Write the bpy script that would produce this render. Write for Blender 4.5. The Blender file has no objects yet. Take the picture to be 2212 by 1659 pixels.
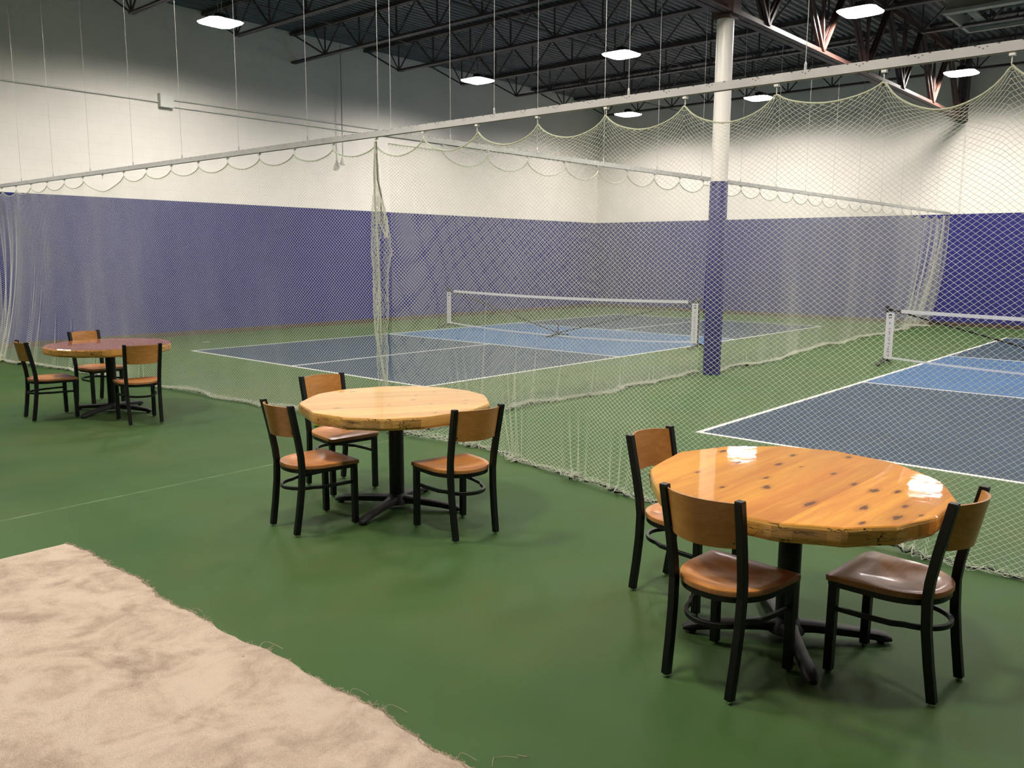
import bpy, bmesh, math, random
import numpy as np
from mathutils import Vector, Matrix

random.seed(7)
rng = np.random.default_rng(11)
S = bpy.context.scene
COL = S.collection
PI = math.pi

# ------------------------------------------------------------------ camera
F_PX, YAW, PITCH, ROLL = 1827.87, 0.721684, -0.1518915, 0.0050755
CAM = (-7.5298, -8.1669, 1.7361)
fw = Vector((math.cos(YAW) * math.cos(PITCH), math.sin(YAW) * math.cos(PITCH), math.sin(PITCH)))
rt = Vector((math.sin(YAW), -math.cos(YAW), 0))
up = rt.cross(fw)
rt2 = math.cos(ROLL) * rt + math.sin(ROLL) * up
up2 = -math.sin(ROLL) * rt + math.cos(ROLL) * up
cd = bpy.data.cameras.new('camera')
cd.sensor_width = 36.0
cd.lens = F_PX / 2212.0 * 36.0
cd.clip_end = 100
cam = bpy.data.objects.new('camera', cd)
cam.matrix_world = Matrix(((rt2.x, up2.x, -fw.x, CAM[0]), (rt2.y, up2.y, -fw.y, CAM[1]), (rt2.z, up2.z, -fw.z, CAM[2]), (0, 0, 0, 1)))
COL.objects.link(cam)
S.camera = cam

# ------------------------------------------------------------------ world and exposure
w = bpy.data.worlds.new('world')
S.world = w
w.use_nodes = True
w.node_tree.nodes['Background'].inputs[0].default_value = (0.9, 0.95, 1, 1)
w.node_tree.nodes['Background'].inputs[1].default_value = 0.0
S.view_settings.view_transform = 'Standard'
S.view_settings.look = 'None'
S.view_settings.gamma = 1.0
S.view_settings.exposure = 0.0
S.view_settings.use_curve_mapping = False
LAMP_W = 182.0
LAMP_COL = (1.0, 0.93, 0.86)
LAMP_Z = 5.65
S.cycles.max_bounces = 6
S.cycles.diffuse_bounces = 3
S.cycles.glossy_bounces = 3
S.cycles.transparent_max_bounces = 2
S.cycles.use_adaptive_sampling = True
S.cycles.adaptive_threshold = 0.06
S.cycles.adaptive_min_samples = 24
S.cycles.use_fast_gi = False
S.cycles.sample_clamp_indirect = 4.0


# ------------------------------------------------------------------ shader helpers
def srgb(r, g, b):
    f = lambda c: c / 12.92 if c <= 0.04045 else ((c + 0.055) / 1.055) ** 2.4
    return (f(r / 255), f(g / 255), f(b / 255), 1)


class NT:
    def __init__(s, name):
        s.m = bpy.data.materials.new(name)
        s.m.use_nodes = True
        s.t = s.m.node_tree
        s.b = s.t.nodes['Principled BSDF']

    def n(s, typ, **kw):
        nd = s.t.nodes.new(typ)
        for k, v in kw.items():
            setattr(nd, k, v)
        return nd

    def put(s, sock, v):
        if isinstance(v, bpy.types.NodeSocket):
            s.t.links.new(v, sock)
        else:
            sock.default_value = v

    def math(s, op, a, b=None, c=None, clamp=False):
        nd = s.n('ShaderNodeMath', operation=op, use_clamp=clamp)
        for i, v in enumerate((a, b, c)):
            if v is not None:
                s.put(nd.inputs[i], v)
        return nd.outputs[0]

    def vmath(s, op, a, b=None):
        nd = s.n('ShaderNodeVectorMath', operation=op)
        s.put(nd.inputs[0], a)
        if b is not None:
            s.put(nd.inputs[1], b)
        return nd.outputs['Value'] if op in ('LENGTH', 'DOT_PRODUCT', 'DISTANCE') else nd.outputs[0]

    def coord(s, which='Object'):
        return s.n('ShaderNodeTexCoord').outputs[which]

    def mapping(s, v, loc=(0, 0, 0), rot=(0, 0, 0), scale=(1, 1, 1)):
        nd = s.n('ShaderNodeMapping')
        s.put(nd.inputs[0], v)
        nd.inputs[1].default_value = loc
        nd.inputs[2].default_value = rot
        nd.inputs[3].default_value = scale
        return nd.outputs[0]

    def noise(s, v, scale, detail=4, rough=0.55, out=0, dist=0.0):
        nd = s.n('ShaderNodeTexNoise')
        s.put(nd.inputs['Vector'], v)
        nd.inputs['Scale'].default_value = scale
        nd.inputs['Detail'].default_value = detail
        nd.inputs['Roughness'].default_value = rough
        nd.inputs['Distortion'].default_value = dist
        return nd.outputs[out]

    def ramp(s, f, stops, interp='LINEAR'):
        nd = s.n('ShaderNodeValToRGB')
        nd.color_ramp.interpolation = interp
        e = nd.color_ramp.elements
        while len(e) < len(stops):
            e.new(0.5)
        for i, (p, c) in enumerate(stops):
            e[i].position = p
            e[i].color = c if len(c) == 4 else (*c, 1)
        s.put(nd.inputs[0], f)
        return nd.outputs[0]

    def mix(s, f, a, b, mode='MIX'):
        nd = s.n('ShaderNodeMix', data_type='RGBA', blend_type=mode)
        s.put(nd.inputs[0], f)
        s.put(nd.inputs[6], a)
        s.put(nd.inputs[7], b)
        return nd.outputs[2]

    def sep(s, v):
        nd = s.n('ShaderNodeSeparateXYZ')
        s.put(nd.inputs[0], v)
        return nd.outputs

    def bump(s, h, strength=0.3, dist=0.01):
        nd = s.n('ShaderNodeBump')
        nd.inputs['Strength'].default_value = strength
        nd.inputs['Distance'].default_value = dist
        s.put(nd.inputs['Height'], h)
        s.t.links.new(nd.outputs[0], s.b.inputs['Normal'])

    def set(s, **kw):
        names = dict(color='Base Color', rough='Roughness', metal='Metallic', coat='Coat Weight', coatr='Coat Roughness',
                     spec='Specular IOR Level', emis='Emission Color', emist='Emission Strength')
        for k, v in kw.items():
            s.put(s.b.inputs[names[k]], v)
        return s


def plain(name, col, rough=0.5, metal=0.0, nscale=60, var=0.12, bump=0.0, spec=0.5, coat=0.0):
    m = NT(name)
    o = m.coord()
    f = m.noise(o, nscale, 3)
    c2 = tuple(x * (1 - var) for x in col[:3]) + (1,)
    c3 = tuple(min(1, x * (1 + var)) for x in col[:3]) + (1,)
    m.set(color=m.ramp(f, [(0.3, c2), (0.7, c3)]), rough=rough, metal=metal, spec=spec, coat=coat)
    if bump:
        m.bump(m.noise(o, nscale * 3, 2), bump, 0.002)
    return m.m


def mat_floor():
    m = NT('green_court_paint')
    o = m.coord()
    big = m.noise(o, 0.55, 3, 0.5)
    mid = m.noise(o, 2.3, 4, 0.55, dist=0.6)
    c = m.ramp(m.math('ADD', m.math('MULTIPLY', big, 0.6), m.math('MULTIPLY', mid, 0.4)),
               [(0.35, srgb(48, 79, 36)), (0.52, srgb(57, 83, 39)), (0.66, srgb(68, 86, 44))])
    # scuffs: thin, sparse pale streaks
    st = m.mapping(o, rot=(0, 0, 0.6), scale=(3, 22, 1))
    sc = m.noise(st, 1.0, 5, 0.65, dist=1.2)
    gate = m.noise(o, 1.7, 2)
    k = m.math('MULTIPLY', m.ramp(sc, [(0.70, (0, 0, 0)), (0.78, (1, 1, 1))]), m.ramp(gate, [(0.55, (0, 0, 0)), (0.65, (1, 1, 1))]))
    c = m.mix(m.math('MULTIPLY', k, 0.5), c, srgb(120, 140, 100))
    # two worn pale snapped lines across the paint
    x, y, _ = m.sep(o)
    wob = m.math('MULTIPLY', m.math('SUBTRACT', m.noise(o, 0.8, 2), 0.5), 0.03)
    l1 = m.math('LESS_THAN', m.math('ABSOLUTE', m.math('ADD', m.math('ADD', y, 2.15), wob)), 0.007)
    l1 = m.math('MULTIPLY', l1, m.math('LESS_THAN', x, 2.0))
    l2 = m.math('LESS_THAN', m.math('ABSOLUTE', m.math('ADD', m.math('ADD', x, 0.15), wob)), 0.009)
    l2 = m.math('MULTIPLY', l2, m.math('LESS_THAN', y, -1.85))
    wear = m.ramp(m.noise(o, 6, 4), [(0.35, (0.12, 0.12, 0.12)), (0.62, (0.6, 0.6, 0.6))])
    c = m.mix(m.math('MULTIPLY', m.math('MAXIMUM', l1, m.math('MULTIPLY', l2, 0.6)), wear), c, srgb(140, 156, 120))
    m.set(color=c, rough=m.ramp(mid, [(0.3, (0.6,) * 3), (0.7, (0.72,) * 3)]), spec=0.2)
    m.bump(m.noise(o, 260, 2), 0.12, 0.001)
    return m.m


def mat_court(name, col):
    m = NT(name)
    o = m.coord()
    mid = m.noise(o, 1.6, 4, 0.55)
    c = m.ramp(mid, [(0.3, tuple(x * 0.9 for x in col[:3]) + (1,)), (0.7, tuple(x * 1.1 for x in col[:3]) + (1,))])
    m.set(color=c, rough=0.65, spec=0.2)
    m.bump(m.noise(o, 260, 2), 0.1, 0.001)
    return m.m


def mat_block(name, lo, hi, split=2.79):
    """painted concrete block wall: blue up to split, warm white above"""
    m = NT(name)
    g = m.n('ShaderNodeNewGeometry').outputs['Position']
    x, y, z = m.sep(g)
    br = m.n('ShaderNodeTexBrick')
    h = m.math('ADD', x, y)
    cb = m.n('ShaderNodeCombineXYZ')
    m.put(cb.inputs[0], h)
    m.put(cb.inputs[1], z)
    m.put(br.inputs['Vector'], cb.outputs[0])
    br.inputs['Color1'].default_value = br.inputs['Color2'].default_value = (1, 1, 1, 1)
    br.inputs['Mortar'].default_value = (0, 0, 0, 1)
    br.inputs['Scale'].default_value = 1
    br.inputs['Mortar Size'].default_value = 0.005
    br.inputs['Mortar Smooth'].default_value = 0.6
    br.inputs['Brick Width'].default_value = 0.40
    br.inputs['Row Height'].default_value = 0.2
    col = m.mix(m.math('LESS_THAN', z, split), hi, lo)
    n = m.noise(g, 1.1, 4)
    col = m.mix(1.0, col, m.ramp(n, [(0.3, (0.93, 0.93, 0.93)), (0.7, (1, 1, 1))]), 'MULTIPLY')
    col = m.mix(1.0, col, m.ramp(br.outputs[0], [(0, (0.93, 0.93, 0.93)), (1, (1, 1, 1))]), 'MULTIPLY')
    m.set(color=col, rough=0.6, spec=0.3)
    m.bump(m.math('ADD', br.outputs[0], m.math('MULTIPLY', m.noise(g, 120, 2), 0.15)), 0.1, 0.003)
    return m.m


def mat_slab(name, base, dark, grain_deg, knots, side):
    """glossy pine table top: planks, grain and knots; side=True gives the cracked bark edge"""
    m = NT(name)
    o = m.coord()
    if side:
        st = m.mapping(o, scale=(1, 1, 9))
        g = m.noise(st, 5, 6, 0.7, dist=0.8)
        c = m.ramp(g, [(0.26, tuple(q * 0.14 for q in base[:3]) + (1,)), (0.36, tuple(q * 0.5 for q in base[:3]) + (1,)), (0.46, base), (0.75, tuple(min(1, q * 1.15) for q in base[:3]) + (1,))])
        v = m.n('ShaderNodeTexVoronoi', feature='DISTANCE_TO_EDGE')
        wv = m.n('ShaderNodeVectorMath', operation='ADD')
        m.put(wv.inputs[0], m.mapping(o, scale=(7, 7, 34)))
        nz = m.noise(o, 25, 4, out=1)
        m.put(wv.inputs[1], nz)
        m.put(v.inputs['Vector'], wv.outputs[0])
        v.inputs['Scale'].default_value = 1
        crack = m.math('LESS_THAN', v.outputs['Distance'], 0.022)
        gate = m.ramp(m.noise(o, 3.2, 3), [(0.57, (0, 0, 0)), (0.61, (1, 1, 1))])
        c = m.mix(m.math('MULTIPLY', crack, gate), c, (0.01, 0.008, 0.004, 1))
        nrm = m.vmath('MULTIPLY', m.n('ShaderNodeNewGeometry').outputs['True Normal'], (1, 1, 0))
        tone = m.noise(nrm, 7.0, 0)
        c = m.mix(1.0, c, m.ramp(tone, [(0.35, (0.68, 0.66, 0.6)), (0.6, (1.0, 1.0, 1.0))]), 'MULTIPLY')
    else:
        r = m.mapping(o, rot=(0, 0, -math.radians(grain_deg)))
        x, y, z = m.sep(r)
        pl = m.math('FLOOR', m.math('MULTIPLY', y, 8.5))
        wn = m.n('ShaderNodeTexWhiteNoise', noise_dimensions='1D')
        m.put(wn.inputs['W'], pl)
        pv = wn.outputs[0]
        off = m.n('ShaderNodeCombineXYZ')
        m.put(off.inputs[0], m.math('MULTIPLY', pv, 13.0))
        m.put(off.inputs[2], m.math('MULTIPLY', pv, 7.0))
        rr = m.vmath('ADD', r, off.outputs[0])
        g = m.noise(m.mapping(rr, scale=(2.2, 26, 2)), 1.0, 6, 0.62, dist=0.5)
        g2 = m.noise(m.mapping(rr, scale=(0.9, 6, 1)), 1.0, 3, 0.5)
        t = m.math('ADD', m.math('MULTIPLY', g, 0.5), m.math('MULTIPLY', g2, 0.5))
        c = m.ramp(t, [(0.36, dark), (0.5, tuple((a + b) / 2 for a, b in zip(base, dark))), (0.6, base)])
        c = m.mix(1.0, c, m.ramp(pv, [(0, (0.86, 0.84, 0.8)), (1, (1.06, 1.04, 1.0))]), 'MULTIPLY')
        acc = None
        warp = m.math('MULTIPLY', m.math('SUBTRACT', m.noise(m.mapping(r, scale=(18, 60, 1)), 1.0, 4, 0.65), 0.5), 2.4)
        ca, sa = math.cos(math.radians(grain_deg)), math.sin(math.radians(grain_deg))
        for kx, ky, ks in knots:
            lx, ly = kx * ca + ky * sa, -kx * sa + ky * ca
            d = m.vmath('SUBTRACT', r, (lx, ly, 0))
            d = m.vmath('MULTIPLY', d, (1 / (0.030 * ks), 1 / (0.013 * ks), 0))
            dd = m.math('ADD', m.vmath('LENGTH', d), warp)
            acc = dd if acc is None else m.math('MINIMUM', acc, dd)
        if acc is not None:
            c = m.mix(m.ramp(acc, [(0.0, (0.95,) * 3), (0.75, (0.75,) * 3), (0.95, (0.3,) * 3), (1.0, (0, 0, 0))]), c, srgb(52, 18, 8))
            c = m.mix(m.ramp(m.math('MULTIPLY', acc, 0.4), [(0.3, (0.4,) * 3), (0.9, (0, 0, 0))]), c, srgb(112, 54, 18))
    m.set(color=c, rough=0.5, coat=1.0, coatr=0.03, spec=0.15)
    if not side:
        nb = m.n('ShaderNodeBump')
        nb.inputs['Strength'].default_value = 0.05
        nb.inputs['Distance'].default_value = 0.01
        m.put(nb.inputs['Height'], m.noise(o, 9, 2))
        m.t.links.new(nb.outputs[0], m.b.inputs['Coat Normal'])
    else:
        m.bump(g, 0.4, 0.004)
    return m.m


def mat_ply(name, base, dark, ax):
    m = NT(name)
    o = m.coord()
    sc = {'x': (3, 30, 30), 'y': (30, 3, 30)}[ax]
    inf = m.n('ShaderNodeObjectInfo').outputs['Random']
    cb = m.n('ShaderNodeCombineXYZ')
    m.put(cb.inputs[0], m.math('MULTIPLY', inf, 9.0))
    v = m.vmath('ADD', o, cb.outputs[0])
    g = m.noise(m.mapping(v, scale=sc), 1.2, 5, 0.6, dist=0.7)
    g2 = m.noise(v, 3.5, 3)
    t = m.math('ADD', m.math('MULTIPLY', g, 0.55), m.math('MULTIPLY', g2, 0.45))
    c = m.ramp(t, [(0.36, dark), (0.62, base)])
    m.set(color=c, rough=0.34, spec=0.35, coat=0.2, coatr=0.12)
    return m.m


def mat_carpet():
    m = NT('beige_cut_carpet')
    o = m.coord()
    a = m.noise(o, 3.2, 5, 0.62, dist=0.9)
    b = m.noise(o, 11, 4, 0.6)
    f = m.noise(o, 190, 3, 0.7)
    t = m.math('ADD', m.math('MULTIPLY', a, 0.55), m.math('ADD', m.math('MULTIPLY', b, 0.2), m.math('MULTIPLY', f, 0.25)))
    c = m.ramp(t, [(0.36, srgb(146, 129, 111)), (0.46, srgb(176, 158, 139)), (0.56, srgb(196, 179, 159))])
    sp = m.noise(o, 23, 1)
    c = m.mix(m.ramp(sp, [(0.8, (0, 0, 0)), (0.83, (0.5,) * 3)]), c, srgb(110, 85, 70))
    m.set(color=c, rough=0.95, spec=0.1)
    h = m.math('ADD', m.math('MULTIPLY', f, 1.0), m.math('MULTIPLY', m.noise(o, 60, 4, 0.7), 1.2))
    m.bump(h, 0.9, 0.006)
    return m.m


def mat_rail():
    m = NT('white_slotted_rail')
    o = m.coord()
    g = m.n('ShaderNodeNewGeometry').outputs['Position']
    x, y, z = m.sep(g)
    run = m.math('ADD', x, y)
    s1 = m.math('LESS_THAN', m.math('FRACT', m.math('MULTIPLY', run, 9.0)), 0.12)
    s1 = m.math('MULTIPLY', s1, m.math('GREATER_THAN', z, 2.828))
    fr = m.math('FRACT', m.math('MULTIPLY', run, 3.15))
    tri = None
    for dx, dz in ((0.44, 2.822), (0.56, 2.822), (0.50, 2.813)):
        a = m.math('LESS_THAN', m.math('ABSOLUTE', m.math('SUBTRACT', fr, dx)), 0.012)
        b = m.math('LESS_THAN', m.math('ABSOLUTE', m.math('SUBTRACT', z, dz)), 0.0035)
        k = m.math('MULTIPLY', a, b)
        tri = k if tri is None else m.math('MAXIMUM', tri, k)
    k = m.math('MAXIMUM', m.math('MULTIPLY', s1, 0.9), m.math('MULTIPLY', tri, 0.85))
    c = m.mix(k, m.ramp(m.noise(o, 4, 3), [(0.3, srgb(176, 176, 172)), (0.7, srgb(190, 190, 186))]), (0.04, 0.04, 0.04, 1))
    m.set(color=c, rough=0.45)
    return m.m


def mat_lens(name, col, st):
    """lamp lens whose reflector throws most of the light downwards"""
    m = NT(name)
    g = m.n('ShaderNodeNewGeometry')
    dn = m.math('MULTIPLY', m.sep(g.outputs['Incoming'])[2], -1.0)
    mr = m.n('ShaderNodeMapRange', interpolation_type='SMOOTHSTEP')
    m.put(mr.inputs['Value'], dn)
    mr.inputs['From Min'].default_value = 0.04
    mr.inputs['From Max'].default_value = 0.36
    m.set(color=(0.9, 0.9, 0.9, 1), emis=col, emist=m.math('ADD', m.math('MULTIPLY', mr.outputs[0], st), 4.0))
    return m.m


M = dict(
    floor=mat_floor(),
    dblue=mat_court('dark_blue_court_paint', srgb(34, 55, 76)),
    lblue=mat_court('light_blue_court_paint', srgb(52, 89, 130)),
    line=plain('white_line_paint', srgb(215, 214, 208), 0.5, var=0.03),
    wall=mat_block('painted_block_wall', srgb(36, 38, 112), srgb(238, 234, 226)),
    base=plain('brown_rubber_base', srgb(60, 46, 38), 0.6),
    deck=plain('dark_roof_deck', srgb(78, 84, 88), 0.45, nscale=5, var=0.2),
    joist=plain('dark_joist_paint', srgb(70, 62, 62), 0.5, nscale=8, var=0.2),
    girder=plain('red_oxide_girder_paint', srgb(80, 56, 50), 0.5, nscale=8, var=0.25),
    pole=plain('white_column_paint', srgb(226, 222, 212), 0.4, nscale=3, var=0.02),
    pad=plain('blue_column_paint', srgb(34, 36, 94), 0.5, nscale=6, var=0.1),
    rail=mat_rail(),
    white=plain('white_plastic', srgb(225, 225, 218), 0.4, var=0.03),
    cable=plain('steel_cable', srgb(190, 190, 188), 0.35, 0.4, var=0.1),
    net=plain('cream_net_twine', srgb(212, 214, 196), 0.8, nscale=4, var=0.05, spec=0.1),
    rope=plain('pale_green_rope', srgb(188, 194, 168), 0.8, nscale=300, var=0.15, spec=0.1),
    twist=plain('olive_twisted_cord', srgb(98, 98, 78), 0.8),
    lead=plain('dark_lead_line', srgb(34, 36, 34), 0.8),
    metal=plain('black_powder_coat', srgb(8, 9, 9), 0.42, nscale=300, var=0.1, bump=0.08, spec=0.35),
    cast=plain('black_cast_iron', srgb(25, 23, 23), 0.6, nscale=120, var=0.25, bump=0.2),
    glide=plain('chrome_glide', (0.75, 0.75, 0.72, 1), 0.15, 1.0, var=0.05),
    screw=plain('dark_screw', srgb(14, 13, 12), 0.5),
    seat=mat_ply('beech_seat_veneer', srgb(202, 136, 70), srgb(166, 102, 48), 'x'),
    back=mat_ply('beech_back_veneer', srgb(192, 138, 74), srgb(164, 110, 54), 'x'),
    edge=plain('plywood_edge', srgb(150, 104, 54), 0.5, nscale=40, var=0.15),
    carpet=mat_carpet(),
    fray=plain('frayed_carpet_yarn', srgb(172, 158, 134), 0.9, var=0.15),
    mesh=plain('black_net_twine', srgb(24, 24, 26), 0.8),
    tape=plain('white_net_tape', srgb(220, 220, 226), 0.6, var=0.03),
    red=plain('maroon_print', srgb(120, 40, 46), 0.6),
    blackp=plain('black_print', srgb(18, 18, 20), 0.6),
    ball=plain('yellow_green_plastic', srgb(214, 228, 60), 0.6),
    hood=plain('pale_painted_hood', srgb(150, 152, 140), 0.5, nscale=3, var=0.06),
    hoodd=plain('dull_green_hood_panel', srgb(98, 112, 104), 0.5, nscale=3, var=0.06),
    housing=plain('dark_lamp_housing', srgb(52, 52, 54), 0.5),
    lens=mat_lens('lamp_lens', (*LAMP_COL, 1), LAMP_W),
)


# ------------------------------------------------------------------ mesh helpers
class MB:
    def __init__(s):
        s.v, s.f, s.mi = [], [], []

    def add(s, vs, fs, mi=0):
        k = len(s.v)
        s.v += [tuple(q) for q in vs]
        s.f += [tuple(k + i for i in f) for f in fs]
        s.mi += [mi] * len(fs)
        return s

    def box(s, a, b, mi=0):
        x0, y0, z0 = a
        x1, y1, z1 = b
        vs = [(x0, y0, z0), (x1, y0, z0), (x1, y1, z0), (x0, y1, z0), (x0, y0, z1), (x1, y0, z1), (x1, y1, z1), (x0, y1, z1)]
        return s.add(vs, [(0, 3, 2, 1), (4, 5, 6, 7), (0, 1, 5, 4), (1, 2, 6, 5), (2, 3, 7, 6), (3, 0, 4, 7)], mi)

    def sweep(s, path, prof, upv=(0, 0, 1), closed=False, mi=0, scales=None, caps=True):
        """sweep a closed 2-D profile (side, up) along a path"""
        P = [Vector(p) for p in path]
        n, k = len(P), len(prof)
        base = len(s.v)
        upv = Vector(upv)
        for i, p in enumerate(P):
            a = P[i - 1] if (i > 0 or closed) else p
            b = P[(i + 1) % n] if (i < n - 1 or closed) else p
            d = (b - a).normalized()
            side = d.cross(upv)
            if side.length < 1e-5:
                side = d.cross(Vector((1, 0.01, 0)))
            side.normalize()
            u = side.cross(d).normalized()
            # mitre
            q = 1.0
            if 0 < i < n - 1 or closed:
                d1 = (p - a).normalized()
                q = 1 / max(0.5, d1.dot(d))
            sc = scales[i] if scales else 1.0
            for (px, pz) in prof:
                s.v.append(tuple(p + side * px * sc + u * pz * sc * q))
        m = n if closed else n - 1
        for i in range(m):
            for j in range(k):
                a0 = base + i * k + j
                a1 = base + i * k + (j + 1) % k
                b0 = base + ((i + 1) % n) * k + j
                b1 = base + ((i + 1) % n) * k + (j + 1) % k
                s.f.append((a0, a1, b1, b0))
                s.mi.append(mi)
        if caps and not closed:
            s.f.append(tuple(base + j for j in range(k))[::-1])
            s.f.append(tuple(base + (n - 1) * k + j for j in range(k)))
            s.mi += [mi, mi]
        return s

    def rect(s, path, wd, ht, **kw):
        a, b = wd / 2, ht / 2
        e = min(a, b) * 0.14
        prof = [(-a + e, -b), (a - e, -b), (a, -b + e), (a, b - e), (a - e, b), (-a + e, b), (-a, b - e), (-a, -b + e)]
        return s.sweep(path, prof, **kw)

    def tube(s, path, r, seg=8, **kw):
        return s.sweep(path, [(r * math.cos(2 * PI * i / seg), r * math.sin(2 * PI * i / seg)) for i in range(seg)], **kw)

    def lathe(s, prof, seg=24, c=(0, 0, 0), mi=0):
        base = len(s.v)
        for (r, z) in prof:
            for i in range(seg):
                t = 2 * PI * i / seg
                s.v.append((c[0] + r * math.cos(t), c[1] + r * math.sin(t), c[2] + z))
        for j in range(len(prof) - 1):
            for i in range(seg):
                a = base + j * seg + i
                b = base + j * seg + (i + 1) % seg
                s.f.append((a, b, b + seg, a + seg))
                s.mi.append(mi)
        s.f.append(tuple(base + i for i in range(seg))[::-1])
        s.f.append(tuple(base + (len(prof) - 1) * seg + i for i in range(seg)))
        s.mi += [mi, mi]
        return s

    def build(s, name, mats, parent=None, smooth=False, loc=None):
        me = bpy.data.meshes.new(name)
        me.from_pydata(s.v, [], s.f)
        if not isinstance(mats, (list, tuple)):
            mats = [mats]
        for mt in mats:
            me.materials.append(mt)
        if len(mats) > 1:
            me.polygons.foreach_set('material_index', s.mi)
        bm = bmesh.new()
        bm.from_mesh(me)
        bmesh.ops.recalc_face_normals(bm, faces=bm.faces)
        bm.to_mesh(me)
        bm.free()
        if smooth:
            me.polygons.foreach_set('use_smooth', [True] * len(me.polygons))
            me.set_sharp_from_angle(angle=math.radians(40))
        me.update()
        return link(name, me, parent, loc)


def link(name, me, parent=None, loc=None):
    o = bpy.data.objects.new(name, me)
    COL.objects.link(o)
    if parent is not None:
        o.parent = parent
    if loc:
        o.location = loc
    return o


def tag(o, label=None, cat=None, group=None, kind=None):
    for k, v in (('label', label), ('category', cat), ('group', group), ('kind', kind)):
        if v:
            o[k] = v
    return o


def thing(name, loc, label, cat, group=None, rz=0.0, kind=None):
    o = bpy.data.objects.new(name, None)
    o.empty_display_size = 0.1
    COL.objects.link(o)
    o.location = loc
    o.rotation_euler = (0, 0, rz)
    return tag(o, label, cat, group, kind)


def structure(o):
    o['kind'] = 'structure'
    return o


def copy_tree(o, parent=None):
    c = o.copy()
    COL.objects.link(c)
    c.parent = parent
    for ch in list(o.children):
        copy_tree(ch, c)
    return c


# ------------------------------------------------------------------ the hall
X0, X1, Y0, Y1, ZC = -15.5, 16.0, -14.5, 8.8, 6.68
structure(MB().box((X0, Y0, -0.1), (X1, Y1, 0)).build('floor', M['floor']))
structure(MB().box((X0, Y1, -0.1), (X1 + 0.2, Y1 + 0.2, ZC + 0.2)).build('wall_left', M['wall']))
structure(MB().box((X1, Y0, -0.1), (X1 + 0.2, Y1, ZC + 0.2)).build('wall_far', M['wall']))
structure(MB().box((X0 - 0.2, Y0 - 0.2, -0.1), (X0, Y1 + 0.2, ZC + 0.2)).build('wall_back', M['wall']))
structure(MB().box((X0, Y0 - 0.2, -0.1), (X1 + 0.2, Y0, ZC + 0.2)).build('wall_right', M['wall']))
bd = [(-0.006, 0), (0.006, 0), (0.006, 0.09), (0.0, 0.1), (-0.006, 0.1)]
structure(MB().box((X0, Y1 - 0.012, 0), (X1 - 0.012, Y1, 0.1)).build('baseboard_left', M['base']))
structure(MB().box((X1 - 0.012, Y0, 0), (X1, Y1 - 0.012, 0.1)).build('baseboard_far', M['base']))

# corrugated steel roof deck: ribs run along X
b = MB()
prof = []
y = Y0
while y < Y1:
    prof += [(y, ZC), (y + 0.05, ZC), (y + 0.075, ZC - 0.045), (y + 0.125, ZC - 0.045)]
    y += 0.15
prof.append((y, ZC))
vs = [(X0, p[0], p[1]) for p in prof] + [(X1, p[0], p[1]) for p in prof]
n = len(prof)
b.add(vs, [(i, i + 1, n + i + 1, n + i) for i in range(n - 1)])
b.box((X0, Y0, ZC + 0.001), (X1, Y1, ZC + 0.15))
structure(b.build('ceiling', M['deck']))

# steel roof joists, each a thing
JX = [-4.2, -2.12, -0.03, 2.07, 4.2, 6.3, 8.4, 10.5, 12.6, 14.7]
jl = ['eighth', 'seventh', 'sixth', 'fifth']
ordn = {0: 'tenth', 1: 'ninth', 2: 'eighth', 3: 'seventh', 4: 'sixth', 5: 'fifth', 6: 'fourth', 7: 'third', 8: 'second', 9: 'first'}
ZT, ZB = 6.60, 6.00


def make_joist(wall_touch):
    lab = dict()
    j = thing('roof_joist', (0, 0, 0), 'x', 'roof joist', 'open web roof joists')
    t = MB()
    for s_ in (-1, 1):
        t.box((s_ * 0.04 - 0.03, Y0, ZT - 0.03), (s_ * 0.04 + 0.03, Y1, ZT + 0.03))
    t.build('top_chord', M['joist'], j)
    bc = MB()
    ye = 8.79 if wall_touch else 7.6
    for (ya, yb) in ((-1.75, ye), (Y0 + 1.2, -2.75)):
        for s_ in (-1, 1):
            bc.box((s_ * 0.034 - 0.026, ya, ZB - 0.028), (s_ * 0.034 + 0.026, yb, ZB + 0.0))
            bc.box((s_ * 0.012 - 0.004, ya, ZB), (s_ * 0.012 + 0.004, yb, ZB + 0.03))
    bc.build('bottom_chord', M['joist'], j)
    wb = MB()
    for (y0, y1) in ((7.6, -1.75), (-2.75, Y0 + 1.2)):
        sg = -1
        npan = max(2, round(abs(y1 - y0) / 1.22))
        st = (y1 - y0) / npan
        wb.rect([(0, y0 - st, ZT), (0, y0, ZB)], 0.03, 0.03)
        for i in range(npan + 1):
            yb = y0 + st * i
            wb.rect([(0, yb, ZB), (0, yb, ZT)], 0.028, 0.028)
            if i == 0:
                wb.rect([(0, yb, ZB), (0, yb - st * 0.35, ZT)], 0.022, 0.022)
            if i < npan:
                wb.rect([(0, yb, ZB), (0, yb + st * 0.5, ZT)], 0.028, 0.028)
                wb.rect([(0, yb + st * 0.5, ZT), (0, yb + st, ZB)], 0.028, 0.028)
    wb.build('web', M['joist'], j)
    return j


jp, jw = make_joist(False), make_joist(True)
first = True
for i, x in enumerate(JX):
    if abs(x - 4.2) < 0.01:
        o = jw
    else:
        o = jp if first else copy_tree(jp)
        first = False
    o.location = (x, 0, 0)
    o['label'] = 'dark steel roof joist, %s in line counting from the far short wall' % ordn[i]

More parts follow.
